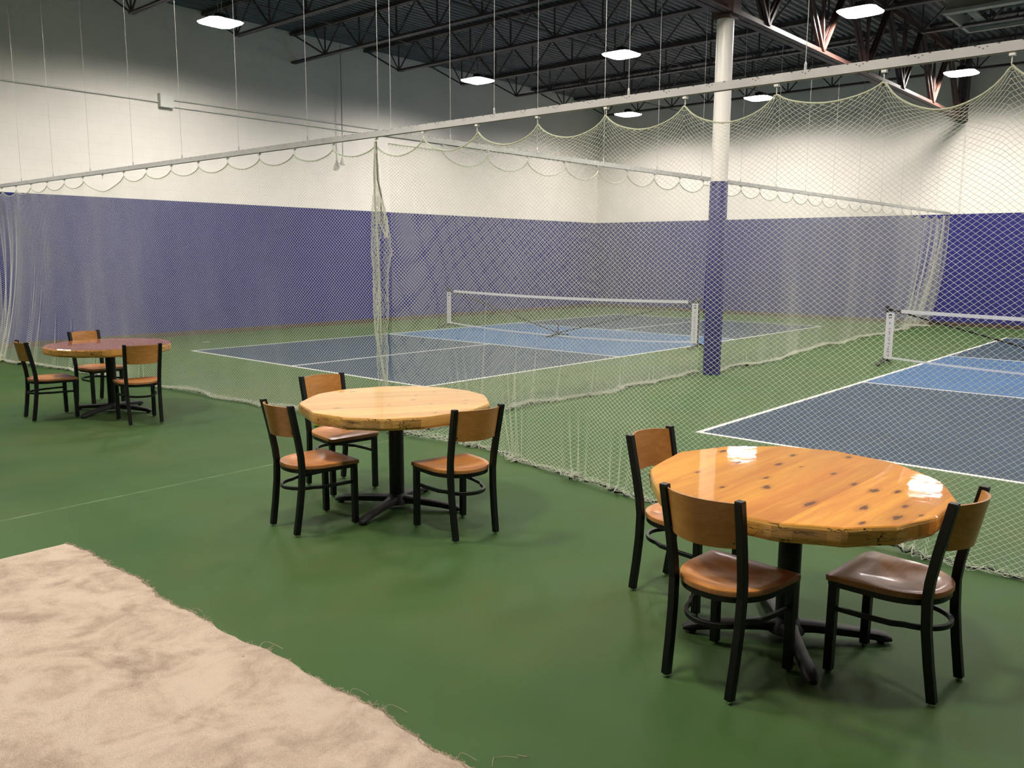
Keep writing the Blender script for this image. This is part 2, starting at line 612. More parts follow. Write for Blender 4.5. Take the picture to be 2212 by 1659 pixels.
# big girder on the column line
GY = -2.23
g = thing('roof_girder', (0, GY, 0), 'deep rust brown steel girder resting on the white column', 'roof girder')
b = MB()
for s_ in (-1, 1):
    b.box((X0, s_ * 0.06 - 0.05, 5.04), (X1 - 0.02, s_ * 0.06 + 0.05, 5.06))
    b.box((X0, s_ * 0.02 - 0.01, 5.06), (X1 - 0.02, s_ * 0.02 + 0.01, 5.15))
b.build('bottom_chord', M['girder'], g)
b = MB()
for s_ in (-1, 1):
    b.box((X0, s_ * 0.06 - 0.05, 6.50), (X1 - 0.02, s_ * 0.06 + 0.05, 6.53))
    b.box((X0, s_ * 0.02 - 0.01, 6.40), (X1 - 0.02, s_ * 0.02 + 0.01, 6.50))
b.build('top_chord', M['girder'], g)
b = MB()
for k in range(-7, 6):
    xb = 7.0 + 2.1 * k * 1.0
    if xb < X0 + 1.2 or xb > X1 - 0.6:
        continue
    for s_ in (-1, 1):
        b.rect([(xb, s_ * 0.035, 5.12), (xb - 1.05, s_ * 0.035, 6.45)], 0.05, 0.05, upv=(0, 1, 0))
        b.rect([(xb, s_ * 0.035, 5.12), (xb + 1.05, s_ * 0.035, 6.45)], 0.05, 0.05, upv=(0, 1, 0))
        b.rect([(xb, s_ * 0.035, 5.12), (xb + 0.2 * s_, s_ * 0.035, 6.45)], 0.04, 0.04, upv=(0, 1, 0))
b.build('web', M['girder'], g)
MB().box((15.7, -0.09, 5.0), (15.99, 0.09, 6.6)).build('wall_seat', M['joist'], g)

# bridging rods and a conduit under the deck
for k, (yy, zz, r) in enumerate([(5.6, 6.05, 0.012), (2.4, 6.05, 0.012), (4.0, 6.5, 0.02), (-9.6, 6.05, 0.012), (0.4, 6.5, 0.016)]):
    o = MB().tube([(X0 + 0.1, yy, zz), (X1 - 0.02, yy, zz)], r, 6).build('bridging_rod', M['joist'] if k != 4 else M['cable'])
    tag(o, ['thin dark rod tying joist bottoms nearest the long wall', 'thin dark rod tying joist bottoms midway over the left court',
            'dark pipe just under the deck on the left court side', 'thin dark rod tying joists beyond the rust brown girder',
            'thin pale conduit just under the dark roof deck'][k], ['rod', 'rod', 'pipe', 'rod', 'conduit'][k])

# pale hood high at the right
h = thing('ventilation_hood', (0, 0, 0), 'large pale rectangular hood hanging under the dark roof at upper right', 'hood')
b = MB()
hx0, hx1, hy0, hy1, hz0, hz1 = 9.5, 11.0, -8.0, -3.42, 5.98, 6.6
b.box((hx0 - 0.16, hy0, hz0), (hx0, hy1, hz0 + 0.06)).box((hx0 - 0.02, hy0, hz0), (hx0 + 0.02, hy1, hz1))
b.box((hx1, hy0, hz0), (hx1 + 0.08, hy1, hz0 + 0.06)).box((hx0, hy1 - 0.05, hz0), (hx1, hy1, hz1)).box((hx0, hy0, hz0), (hx1, hy0 + 0.05, hz1))
b.build('casing', M['hood'], h)
b = MB()
b.box((hx0 + 0.02, hy0 + 0.05, 6.45), (hx1, hy1 - 0.05, 6.5)).box((hx1 - 0.5, hy0 + 0.05, 6.2), (hx1 - 0.44, hy1 - 0.05, 6.45)).box((hx1 - 0.12, hy0 + 0.05, 6.05), (hx1, hy1 - 0.05, 6.12))
b.build('inner_panel', M['hoodd'], h)
MB().box((hx1 - 0.9, hy1 - 0.35, 6.12), (hx1 - 0.12, hy1 - 0.2, 6.16)).build('damper_plate', M['hood'], h)

# column
c = thing('support_column', (3.74, -2.18, 0), 'round column, white above and blue below, standing at the court corner', 'column')
MB().lathe([(0.118, 2.77), (0.118, 4.98)], 40).build('pole', M['pole'], c, True)
MB().box((-0.13, -0.13, 4.98), (0.13, 0.13, 5.03)).box((-0.11, -0.17, 5.03), (0.11, 0.15, 6.45)).build('cap_plate', M['girder'], c)
MB().lathe([(0.128, 0.0), (0.128, 2.77), (0.12, 2.78)], 40).build('padding', M['pad'], c, True)

# wall conduits
o = thing('wall_conduit', (0, 0, 0), 'white conduit with junction box running along the long white wall', 'conduit')
yy = Y1 - 0.03
MB().tube([(X0 + 0.1, yy, 4.72), (1.0, yy, 4.72)], 0.014).tube([(1.15, yy, 4.80), (X1 - 0.05, yy, 4.80)], 0.016).tube([(1.15, yy, 4.66), (X1 - 0.05, yy, 4.66)], 0.012).build('pipe', M['white'], o, True)
MB().box((0.97, Y1 - 0.12, 4.62), (1.25, Y1 - 0.001, 4.88)).build('junction_box', M['white'], o)
o = thing('pendant_outlet', (5.42, 8.66, 0), 'small white outlet box hanging on a long pipe before the wall', 'hanging outlet')
MB().tube([(0, 0, 4.0), (0, 0, 6.6)], 0.014).build('drop_pipe', M['cable'], o, True)
MB().lathe([(0.02, 4.02), (0.045, 3.97), (0.075, 3.86), (0.07, 3.84)], 12).build('outlet', M['white'], o, True)
tag(MB().tube([(X1 - 0.03, -2.3, 2.8), (X1 - 0.03, -2.3, 5.0)], 0.02).build('wall_pipe', M['white'], None, True),
    'thin white vertical pipe on far white wall above blue', 'pipe')

# ------------------------------------------------------------------ lamps
LX = [-5.65, 0.67, 7.1, 13.25]
LY = [5.8, 1.86, -2.8, -7.0, -11.2]
lamp_labels = {
    (1, 0): 'glowing square high bay light nearest the left edge by the white wall',
    (2, 0): 'glowing high bay light by the long wall, just left of the picture middle',
    (3, 0): 'smallest glowing high bay light, low between two net swags',
    (2, 1): 'glowing high bay light between the long wall and the white column',
    (3, 1): 'glowing high bay light just right of the white column',
    (2, 2): 'largest glowing high bay light, right of the column above the net rail',
    (3, 2): 'glowing high bay light above the net near the upper right corner',
}
L = thing('high_bay_light', (0, 0, LAMP_Z), 'x', 'ceiling light', 'high bay lights')


def rounded(h_, rc, z_, n_=6):
    out_ = []
    for q, (sx, sy) in enumerate(((1, 1), (-1, 1), (-1, -1), (1, -1))):
        for i_ in range(n_ + 1):
            a = PI / 2 * (q + i_ / n_)
            out_.append((sx * (h_ - rc) + rc * math.cos(a), sy * (h_ - rc) + rc * math.sin(a), z_))
    return out_


def stack(layers, capmi=0):
    b_ = MB()
    m_ = len(layers[0])
    for ly in layers:
        b_.v += ly
    for j_ in range(len(layers) - 1):
        for i_ in range(m_):
            a, c__ = j_ * m_ + i_, j_ * m_ + (i_ + 1) % m_
            b_.f.append((a, c__, c__ + m_, a + m_)); b_.mi.append(0)
    b_.f.append(tuple(range(m_))); b_.f.append(tuple((len(layers) - 1) * m_ + i_ for i_ in range(m_))); b_.mi += [0, 0]
    return b_


stack([rounded(0.315, 0.13, 0.025), rounded(0.318, 0.13, 0.035), rounded(0.22, 0.10, 0.06), rounded(0.10, 0.05, 0.075), rounded(0.08, 0.04, 0.16)]).build('housing', M['housing'], L, True)
stack([rounded(0.24, 0.12, -0.012), rounded(0.30, 0.13, 0.008), rounded(0.312, 0.13, 0.0249)]).build('lens', M['lens'], L)
for sy in (-1, 1):
    MB().tube([(0, sy * 0.05, 0.19), (0, sy * 0.14, ZC - LAMP_Z)], 0.005, 6).build('hanging_wire', M['cable'], L)
first = True
for i, lx in enumerate(LX):
    for j, ly in enumerate(LY):
        if (i, j) == (0, 4):
            continue
        o = L if first else copy_tree(L)
        first = False
        o.location = (lx, -6.1 if (i, j) == (0, 3) else (-2.6 if (i, j) == (0, 2) else ly), LAMP_Z)
        o['label'] = lamp_labels.get((i, j), 'square high bay light over the hall, outside the picture frame')
        if (i, j) not in lamp_labels:
            o['group'] = 'high bay lights outside the frame'
        else:
            o['group'] = 'high bay lights in view'

# ------------------------------------------------------------------ courts
CL, CW, NV = 13.411, 6.096, 2.134
lw = 0.052


def court(ox, oy, label):
    t = thing('pickleball_court', (ox, oy, 0), label, 'court', 'painted pickleball courts')
    t.location.z = 0.0
    for (a, c_) in ((0, 4.572), (8.839, CL)):
        MB().box((a, 0, 0.0), (c_, CW, 0.002)).build('service_court', M['dblue'], t)
    MB().box((4.572, 0, 0.0), (8.839, CW, 0.002)).build('kitchen_zone', M['lblue'], t)
    b = MB()
    z0, z1 = 0.002, 0.0035
    h_ = lw / 2
    b.box((-h_, -h_, z0 - 0.002), (CL + h_, h_, z1)).box((-h_, CW - h_, z0 - 0.002), (CL + h_, CW + h_, z1))
    for xx in (0, 4.572, 8.839, CL):
        b.box((xx - h_, h_, z0 - 0.002), (xx + h_, CW - h_, z1))
    b.box((h_, CW / 2 - h_, z0), (4.572 - h_, CW / 2 + h_, z1)).box((8.839 + h_, CW / 2 - h_, z0), (CL - h_, CW / 2 + h_, z1))
    b.build('boundary_line', M['line'], t)
    return t


court(0, 0, 'blue pickleball court beyond the netting on the left, beside the long wall')
court(-0.12, -10.217, 'blue pickleball court at the right edge behind the nearest netting')
tag(MB().box((0.86, 7.3, 0), (1.02, 7.34, 0.002)).build('floor_tape', M['line']), 'short white tape mark on green floor near the blue wall', 'tape')


def pickle_net(ox, oy, label):
    """net across the court, posts at local y = 0 and y = 6.7"""
    t = thing('pickleball_net', (ox, oy, 0), label, 'sports net', 'portable pickleball nets')
    W_ = 6.7
    for yy in (0, W_):
        b = MB().tube([(0, yy, 0.03), (0, yy, 0.9)], 0.016)
        b.build('post', M['metal'], t, True)
        MB().lathe([(0.03, 0.86), (0.036, 0.88), (0.036, 0.93), (0.025, 0.95)], 12, (0, yy, 0)).build('post_cap', M['blackp'], t, True)
        b = MB()
        for s_ in (-1, 1):
            b.rect([(0, yy, 0.09), (s_ * 0.18, yy, 0.05), (s_ * 0.36, yy, 0.015)], 0.045, 0.03)
        b.build('foot', M['metal'], t)
    sgn = [1, -1]
    for q, yy in enumerate((0, W_)):
        d = sgn[q]
        MB().rect([(0.0, yy + d * 0.03, 0.9), (0.0, W_ / 2, 0.08)], 0.024, 0.024).build('brace', M['metal'], t)
    MB().rect([(-0.36, W_ / 2, 0.02), (0, W_ / 2, 0.06), (0.36, W_ / 2, 0.02)], 0.045, 0.03).tube([(0, W_ / 2, 0.03), (0, W_ / 2, 0.3)], 0.014).build('centre_foot', M['metal'], t)
    xs = -0.03
    ztop = lambda y_: 0.90 - 0.05 * math.sin(PI * y_ / W_)
    zbot = lambda y_: 0.135 - 0.115 * math.sin(PI * min(1, max(0, (y_ / W_)))) ** 0.7
    ys = np.linspace(0.22, W_ - 0.22, 40)
    b = MB()
    b.rect([(xs, y_, ztop(y_) - 0.025) for y_ in ys], 0.008, 0.055)
    b.build('top_tape', M['tape'], t)
    b = MB()
    yb = np.linspace(0.1, W_ - 0.1, 40)
    b.rect([(xs, y_, zbot(y_)) for y_ in yb], 0.008, 0.03)
    b.build('bottom_tape', M['tape'], t)
    b = MB()
    for yy, yi in ((0.0, 0.22), (W_, W_ - 0.22)):
        b.rect([(xs, yy, 0.875), (xs, yi, 0.87)], 0.006, 0.02)
        b.rect([(xs, yy, 0.83), (xs, yi, 0.84)], 0.006, 0.012)
    b.build('strap', M['blackp'], t)
    # banner sleeves with printing
    for q, yy in enumerate((0.0, W_)):
        d = sgn[q]
        ya, yb_ = sorted((yy + d * 0.0, yy + d * 0.125))
        bn = MB().box((xs - 0.012, ya, 0.10), (xs - 0.004, yb_, 0.845)).build('side_banner', M['tape'], t)
        mid = (ya + yb_) / 2
        lb = MB()
        seg = 20
        for (a0, a1) in ((0.3, 2.7), (3.4, 5.9)):
            pts = [(xs - 0.0135, mid + 0.026 * math.cos(a0 + (a1 - a0) * i / seg), 0.785 + 0.026 * math.sin(a0 + (a1 - a0) * i / seg)) for i in range(seg + 1)]
            lb.rect(pts, 0.018, 0.003, upv=(1, 0, 0), scales=[0.5 + 0.7 * math.sin(PI * i / seg) for i in range(seg + 1)])
        lb.box((xs - 0.014, mid - 0.02, 0.672), (xs - 0.0125, mid + 0.02, 0.678)).box((xs - 0.014, mid - 0.003, 0.650), (xs - 0.0125, mid + 0.003, 0.70))
        lb.build('logo', M['blackp'], bn)
        cu = bpy.data.curves.new('txt', 'FONT')
        cu.body = 'SWIFTNET'
        cu.size = 0.082
        cu.extrude = 0.0004
        cu.space_character = 1.25
        cu.align_x = 'LEFT'
        cu.align_y = 'CENTER'
        to = bpy.data.objects.new('txt', cu)
        COL.objects.link(to)
        bpy.context.view_layer.update()
        me = bpy.data.meshes.new_from_object(to.evaluated_get(bpy.context.evaluated_depsgraph_get()))
        bpy.data.objects.remove(to)
        xsn = [v.co.x for v in me.vertices]
        sc = 0.47 / (max(xsn) - min(xsn))
        # text runs downwards on the face towards -X (x_text -> -z, y_text -> -y)
        for v in me.vertices:
            tx, ty, tz = v.co
            v.co = (xs - 0.0132 - tz, mid - ty * 0.62, 0.60 - (tx - min(xsn)) * sc)
        me.materials.clear()
        me.materials.append(M['red'])
        link('lettering', me, bn)
    # fine black mesh between the tapes
    b = MB()
    for y_ in np.arange(0.14, W_ - 0.1, 0.05):
        b.sweep([(xs, y_, zbot(y_)), (xs, y_, ztop(y_) - 0.03)], [(-0.0007, -0.0007), (0.0007, -0.0007), (0, 0.0009)], upv=(1, 0, 0), caps=False)
    yq = np.linspace(0.12, W_ - 0.12, 30)
    for k in range(1, 15):
        f = k / 15
        b.sweep([(xs, y_, zbot(y_) * (1 - f) + (ztop(y_) - 0.03) * f) for y_ in yq], [(-0.0007, -0.0007), (0.0007, -0.0007), (0, 0.0009)], caps=False)
    b.build('netting', M['mesh'], t)
    return t


pickle_net(6.7, -0.3, 'portable pickleball net across the left court, seen through two nettings')
pickle_net(6.72, -10.38, 'portable pickleball net with black end post on the right court')


# ------------------------------------------------------------------ overhead rails
def rail(name, a, b_, label, hooks, wires, wire_top, axis):
    t = thing(name, (0, 0, 0), label, 'curtain rail', 'white overhead net rails')
    m = MB()
    prof = [(-0.022, -0.026), (-0.012, -0.026), (-0.012, -0.02), (-0.017, -0.02), (-0.017, 0.022), (0.017, 0.022), (0.017, -0.02), (0.012, -0.02), (0.012, -0.026), (0.022, -0.026), (0.022, 0.026), (-0.022, 0.026)]
    m.sweep([a, b_], prof)
    m.build('track', M['rail'], t)
    for hk in hooks:
        px, py = (a[0], hk) if axis == 'y' else (hk, a[1])
        c_ = MB()
        c_.box((px - 0.014, py - 0.014, 2.762), (px + 0.014, py + 0.014, 2.786))
        c_.tube([(px, py, 2.764), (px, py, 2.742), (px + 0.004, py, 2.73), (px, py, 2.722), (px - 0.004, py, 2.73)], 0.0035, 6)
        c_.build('carrier', M['white'], t)
    for wq in wires:
        px, py = (a[0], wq) if axis == 'y' else (wq, a[1])
        c_ = MB().tube([(px, py, 2.835), (px, py, wire_top)], 0.0022, 6)
        c_.lathe([(0.008, 2.83), (0.008, 2.87), (0.004, 2.885)], 8, (px, py, 0))
        c_.build('hanging_wire', M['cable'], t)
    return t


P_ = 0.636
hooksA = [-1.99 - P_ * k for k in range(14)] + [-1.99 + P_ * k for k in range(1, 17)]
railA = rail('net_rail', (-2.4, -11.0, 2.808), (-2.4, 8.72, 2.808), 'white slotted rail crossing the picture above the nearest netting', hooksA,
             [5.39, 4.10, 2.81, 1.55, 0.31, -0.95, -2.03, -2.2, -3.45, -4.72, -5.98, -7.25, -8.5, 6.65], 6.6, 'y')
YB = -2.1
hooksB1 = [-2.3 + P_ * k for k in range(1, 10)]
hooksB2 = [3.95 + P_ * k for k in range(0, 19)]
rail('net_rail', (-2.37, YB, 2.808), (3.60, YB, 2.808), 'white rail running from the rail crossing to the column', hooksB1, [-1.56, -0.24, 1.0, 2.2, 3.37], 5.04, 'x')
rail('net_rail', (3.88, YB, 2.808), (15.95, YB, 2.808), 'white rail running from the column to the far wall', hooksB2, [4.56, 5.8, 6.98, 8.21, 9.5, 10.8, 12.1, 13.4, 14.7], 5.04, 'x')


# ------------------------------------------------------------------ hanging netting
def prism_mesh(name, A, B, r, mat, parent=None):
    """one thin three-sided strand per edge A[i]->B[i]"""
    A = np.asarray(A, float)
    B = np.asarray(B, float)
    d = B - A
    ln = np.linalg.norm(d, axis=1)
    ok = ln > 1e-5
    A, B, d, ln = A[ok], B[ok], d[ok], ln[ok]
    d = d / ln[:, None]
    ref = np.tile(np.array([[0.31, 0.27, 0.91]]), (len(A), 1))
    u = np.cross(d, ref)
    u /= np.linalg.norm(u, axis=1)[:, None] + 1e-9
    v = np.cross(d, u)
    n_ = len(A)
    V = np.empty((n_, 6, 3))
    for k in range(3):
        a = 2 * PI * k / 3
        off = (u * math.cos(a) + v * math.sin(a)) * r
        V[:, k] = A + off
        V[:, 3 + k] = B + off
    base = (np.arange(n_) * 6)[:, None, None]
    q = np.array([[0, 1, 4, 3], [1, 2, 5, 4], [2, 0, 3, 5]])[None]
    idx = (base + q).reshape(-1)
    me = bpy.data.meshes.new(name)
    me.vertices.add(n_ * 6)
    me.vertices.foreach_set('co', V.reshape(-1).astype(np.float32))
    me.loops.add(len(idx))
    me.loops.foreach_set('vertex_index', idx.astype(np.int32))
    me.polygons.add(n_ * 3)
    me.polygons.foreach_set('loop_start', (np.arange(n_ * 3) * 4).astype(np.int32))
    me.polygons.foreach_set('use_smooth', np.ones(n_ * 3, bool))
    me.materials.append(mat)
    me.update(calc_edges=True)
    return link(name, me, parent)


CWD, CHT = 0.0435, 0.0335


def netting(label, axis, plane, s0, s1, hooks, sagf, botf, folds, H=2.72, extra=0.14, gather=None, amp=1.0, seed=1, r=0.0012):
    """diamond mesh curtain hung from hooks. axis: which way it runs; plane: its fixed coordinate"""
    hooks = np.array(sorted(h_ for h_ in hooks if s0 - 0.4 < h_ < s1 + 0.4))
    rg = np.random.default_rng(seed)
    ph = rg.uniform(0, 6.28, 12)
    t = thing('sports_netting', (0, 0, 0), label, 'hanging net', 'cream nettings hung from the rails')
    D = H + extra
    nr = int(D / (CHT / 2))
    nc = int((s1 - s0) / CWD)

    def hookfn(s):
        i = np.clip(np.searchsorted(hooks, s) - 1, 0, len(hooks) - 2)
        a, b__ = hooks[i], hooks[i + 1]
        u = np.clip((s - a) / (b__ - a), 0, 1)
        return u, np.where(u < 0.5, a, b__), (a + b__) / 2

    def sag(s):
        u, _, mid = hookfn(s)
        return sagf(mid) * (1 - np.abs(2 * u - 1) ** 1.7)

    def surf(s, d):
        """s along, d depth below the rope -> xyz arrays"""
        f = np.clip(d / D, 0, 1)
        u, near, _ = hookfn(s)
        sh = sag(s)
        ds = s - near
        s2 = s - 0.42 * ds * np.exp(-d / 0.10) * np.exp(-(ds / 0.2) ** 2)
        Lz = 0.30
        z = H - d - sh * np.exp(-d / Lz)
        for (fs, fw_, fh, fa) in folds:
            k = np.clip((fh - z) / max(0.2, fh), 0, 1) ** 1.3
            dd = s2 - fs
            s2 = s2 - fa * k * dd * np.exp(-(dd / fw_) ** 2)
        off = 0.028 * np.sin(s * 1.9 + ph[0] + 0.5 * z) + 0.010 * np.sin(s * 4.3 + ph[1] + z) + 0.0022 * np.sin(s * 11 + ph[2] - 2 * z)
        off = off * amp * (0.35 + 1.4 * f)
        bo = botf(s)
        off = off + bo * f ** 2.2
        for (fs, fw_, fh, fa) in folds:
            k = np.clip((fh - z) / max(0.2, fh), 0, 1)
            off = off + 0.05 * k * np.exp(-((s - fs) / (fw_ * 0.5)) ** 2) * np.sin((s - fs) * 60 + fs)
        if gather is not None:
            s2, off = gather(s, s2, off, z, f)
        e = np.clip(-(z - 0.035), 0, None)
        zf = 0.008 + 0.016 * (1 + np.sin(s * 31 + d * 90 + ph[3])) * np.clip(e / 0.05, 0, 1) + 0.006 * (1 + np.sin(s * 67 + d * 150))
        side = -np.sign(1) * (np.sin(e / max(extra, 0.05) * 3.3) * 0.055 * (1 + 0.6 * np.sin(s * 7 + ph[4])))
        off = np.where(e > 0, off + side, off)
        zz = np.where(e > 0, zf, z)
        # swagged lower hem: lifts a little between lie points
        zz = np.maximum(zz, 0.006)
        zz = zz + np.clip(0.03 * np.sin(s * 3.1 + ph[5]), 0, None) * np.clip(e / 0.05, 0, 1)
        if axis == 'y':
            return np.stack([plane + off, s2, zz], -1)
        return np.stack([s2, plane + off, zz], -1)

    R_, C_ = np.meshgrid(np.arange(nr), np.arange(nc), indexing='ij')
    sg = s0 + (C_ + 0.5 * (R_ % 2)) * CWD
    sg = sg + rg.normal(0, 0.0006, sg.shape)
    dg = R_ * CHT / 2 + rg.normal(0, 0.0005, sg.shape) * (R_ > 0)
    P = surf(np.clip(sg, s0, s1), dg)
    A, B = [], []
    odd = (R_[:-1] % 2) == 1
    A.append(P[:-1].reshape(-1, 3))
    B.append(P[1:].reshape(-1, 3))
    # even rows connect to c and c-1, odd rows to c and c+1
    ev = P[:-1:1]
    me_even = ~odd[:, 0]
    Pe, Pn = P[:-1][me_even], P[1:][me_even]
    A.append(Pe[:, 1:].reshape(-1, 3))
    B.append(Pn[:, :-1].reshape(-1, 3))
    Po, Pn2 = P[:-1][~me_even], P[1:][~me_even]
    A.append(Po[:, :-1].reshape(-1, 3))
    B.append(Pn2[:, 1:].reshape(-1, 3))
    prism_mesh('net_mesh', np.concatenate(A), np.concatenate(B), r, M['net'], t)
    # rope along the top
    ss = np.linspace(s0, s1, int((s1 - s0) / 0.03))
    T = surf(ss, np.zeros_like(ss))
    MB().tube([tuple(p) for p in T], 0.0055, 5).build('top_rope', M['rope'], t, True)
    # whipping loops that tie the mesh to the rope
    sl = np.arange(s0, s1, 0.045)
    Ta, Tb = surf(sl, np.zeros_like(sl)), surf(sl, np.full_like(sl, 0.02))
    prism_mesh('lashing', Ta + [0, 0, 0.006], Tb, 0.003, M['rope'], t)['kind'] = 'stuff'
    # weighted hem line
    Bm = surf(ss, np.full_like(ss, D - 0.05))
    pts = [(p[0], p[1], max(0.009, p[2] * 0.5)) for p in Bm]
    MB().tube(pts, 0.0075, 5).build('lead_line', M['lead'], t, True)
    return t, surf, D


def interp(xs_, ys_):
    o = np.argsort(xs_)
    xs_, ys_ = np.array(xs_)[o], np.array(ys_)[o]
    return lambda s: np.interp(s, xs_, ys_)


bA = interp([8, 6.5, 4.55, 0.82, -0.09, -1.0, -1.74, -3.28, -4.95, -6.33, -7.36, -9, -11],
            [-0.5, -0.4, -0.14, 0.1, 0.30, 0.25, 0.2, 0.27, -0.08, 0.0, 0.02, 0.05, 0.0])


def sag_right(mid):
    return np.where(mid < -6.6, 0.185, np.where(mid < -6.0, 0.10, np.where(mid < -5.3, 0.155, 0.135)))


sagR = np.vectorize(lambda m_: {0: 0.125}.get(0) if m_ > -5.3 else (0.14 if m_ > -5.9 else (0.085 if m_ > -6.5 else (0.19 if m_ > -7.1 else 0.13))))
netAR, _, _ = netting('cream netting across the front, hung in deep swags behind the near tables', 'y', -2.4, -11.0, -2.0,
                      hooksA, sagR, bA,
                      [(-3.55, 0.3, 0.9, 0.55), (-4.3, 0.28, 0.6, 0.4), (-4.75, 0.22, 0.5, 0.4), (-2.9, 0.3, 1.0, 0.5), (-6.8, 0.25, 0.5, 0.5), (-5.9, 0.2, 0.35, 0.5)], seed=3)


def gA(s, s2, off, z, f):
    k = np.clip((s - 6.7) / 1.4, 0, 1)
    s3 = s2 - k * f ** 1.2 * np.clip(s - 6.3, 0, 9) * 0.5
    o = off + k * (0.10 * np.sin(s * 17) + 0.06 * np.sin(s * 31 + 1)) * f ** 1.5
    return s3, o


hooksAL = [h_ for h_ in hooksA if abs(h_ - (-1.99 + P_ * 9)) > 0.1]
netAL, _, _ = netting('cream netting at the left, hung in shallow swags before the long blue wall', 'y', -2.4, -1.98, 8.7,
                      hooksAL, lambda m_: np.where(np.abs(m_ - 3.73) < 0.35, 0.17, 0.085), bA,
                      [(6.2, 0.12, 1.6, 0.75), (5.9, 0.1, 1.2, 0.75), (5.4, 0.1, 0.9, 0.7), (5.0, 0.1, 0.8, 0.7), (4.2, 0.12, 0.3, 0.6), (2.8, 0.1, 0.4, 0.5)], extra=0.3, gather=gA, seed=5)
bB = interp([-2.3, -0.48, 1.17, 3.5, 3.9, 5.25, 8.75, 12, 14.5, 16], [0.1, 0.15, 0.1, 0.05, -0.05, -0.12, 0.25, 0.3, 0.35, 0.5])
netting('cream netting running from the rail crossing back to the column', 'x', YB, -2.36, 3.6, hooksB1, lambda m_: 0.12 + 0 * m_, bB,
        [(-1.0, 0.1, 1.6, 0.75), (-0.45, 0.08, 1.0, 0.75), (-0.1, 0.1, 1.1, 0.75), (0.35, 0.1, 0.9, 0.7), (0.9, 0.12, 0.6, 0.6), (1.5, 0.12, 0.4, 0.6), (2.3, 0.15, 0.3, 0.5)], amp=1.4, seed=8, extra=0.2)


def gB(s, s2, off, z, f):
    k = np.clip((s - 13.6) / 2.2, 0, 1)
    s3 = s2 - k * f * 0.5
    o = off + k * (0.16 * np.sin(s * 13) + 0.09 * np.sin(s * 31)) * (0.2 + f)
    return s3, o


netting('cream netting running from the column to the far wall', 'x', YB, 3.9, 15.9, hooksB2, lambda m_: 0.11 + 0 * m_, bB,
        [(4.9, 0.12, 0.3, 0.7), (6.0, 0.12, 0.3, 0.6), (7.2, 0.12, 0.3, 0.6), (15.0, 0.2, 2.2, 0.7), (14.5, 0.15, 1.3, 0.7), (15.5, 0.2, 2.4, 0.6)], gather=gB, extra=0.3, seed=9)


# gathered edge where the nettings meet
def bunch(parent, name, path, w0, n_=9, seed=0, r=0.0013, cell=0.045):
    """crumpled strip of diamond mesh following a path, width w0(t)"""
    rg = np.random.default_rng(seed)
    path = np.array(path, float)
    seglen = np.r_[0, np.cumsum(np.linalg.norm(np.diff(path, axis=0), axis=1))]
    rows = int(seglen[-1] / (cell / 2))
    tt = np.linspace(0, seglen[-1], rows)
    C = np.stack([np.interp(tt, seglen, path[:, k]) for k in range(3)], -1)
    wv = np.array([w0(q / seglen[-1]) for q in tt])
    R_, K_ = np.meshgrid(np.arange(rows), np.arange(n_), indexing='ij')
    u = (K_ + 0.5 * (R_ % 2)) / n_ * 2 - 1
    a1, a2 = rg.uniform(0, 6, 2)
    ang = u * 3.0
    along = np.sin(ang + 0.3 * np.sin(R_ * 0.11)) * (0.55 + 0.45 * np.abs(u))
    P = np.zeros(R_.shape + (3,))
    P[..., 1] = C[:, None, 1] + along * wv[:, None] + rg.normal(0, 0.004, R_.shape)
    P[..., 0] = C[:, None, 0] + np.cos(ang * 1.6 + R_ * 0.05) * wv[:, None] * 0.5 + rg.normal(0, 0.004, R_.shape)
    P[..., 2] = C[:, None, 2] + rg.normal(0, 0.004, R_.shape)
    A, B = [P[:-1].reshape(-1, 3)], [P[1:].reshape(-1, 3)]
    for i in range(rows - 1):
        if i % 2 == 0:
            A.append(P[i, 1:]); B.append(P[i + 1, :-1])
        else:
            A.append(P[i, :-1]); B.append(P[i + 1, 1:])
    return prism_mesh(name, np.concatenate(A), np.concatenate(B), r, M['net'], parent)


wf = lambda t_: float(np.interp(t_, [0, 0.12, 0.25, 0.36, 0.42, 0.7, 0.85, 1], [0.012, 0.03, 0.09, 0.13, 0.10, 0.085, 0.06, 0.05]))
gb = bunch(netAR, 'gathered_edge', [(-2.42, -2.01, 2.72), (-2.42, -2.03, 2.3), (-2.43, -2.06, 1.9), (-2.43, -2.03, 1.5), (-2.44, -2.03, 1.0), (-2.42, -2.08, 0.5), (-2.40, -2.12, 0.15), (-2.35, -2.16, 0.02)], wf, 20, 2)
bunch(netAR, 'folded_corner', [(-2.44, -2.07, 2.25), (-2.44, -2.13, 2.05), (-2.45, -2.18, 1.88)], lambda t_: 0.02 + 0.05 * math.sin(PI * min(1, t_ + 0.1)), 14, 5)
MB().tube([(-2.42, -2.0, 2.74), (-2.43, -1.99, 2.45), (-2.43, -2.0, 2.2), (-2.43, -2.04, 1.5), (-2.43, -2.05, 0.9)], 0.008, 6).build('tied_cord', M['rope'], netAR, True)
MB().tube([(-2.42, -2.02, 2.74), (-2.44, -2.05, 2.4), (-2.44, -2.10, 2.25), (-2.44, -2.09, 2.05), (-2.44, -2.12, 2.02)], 0.006, 6).build('tied_cord', M['twist'], netAR, True)

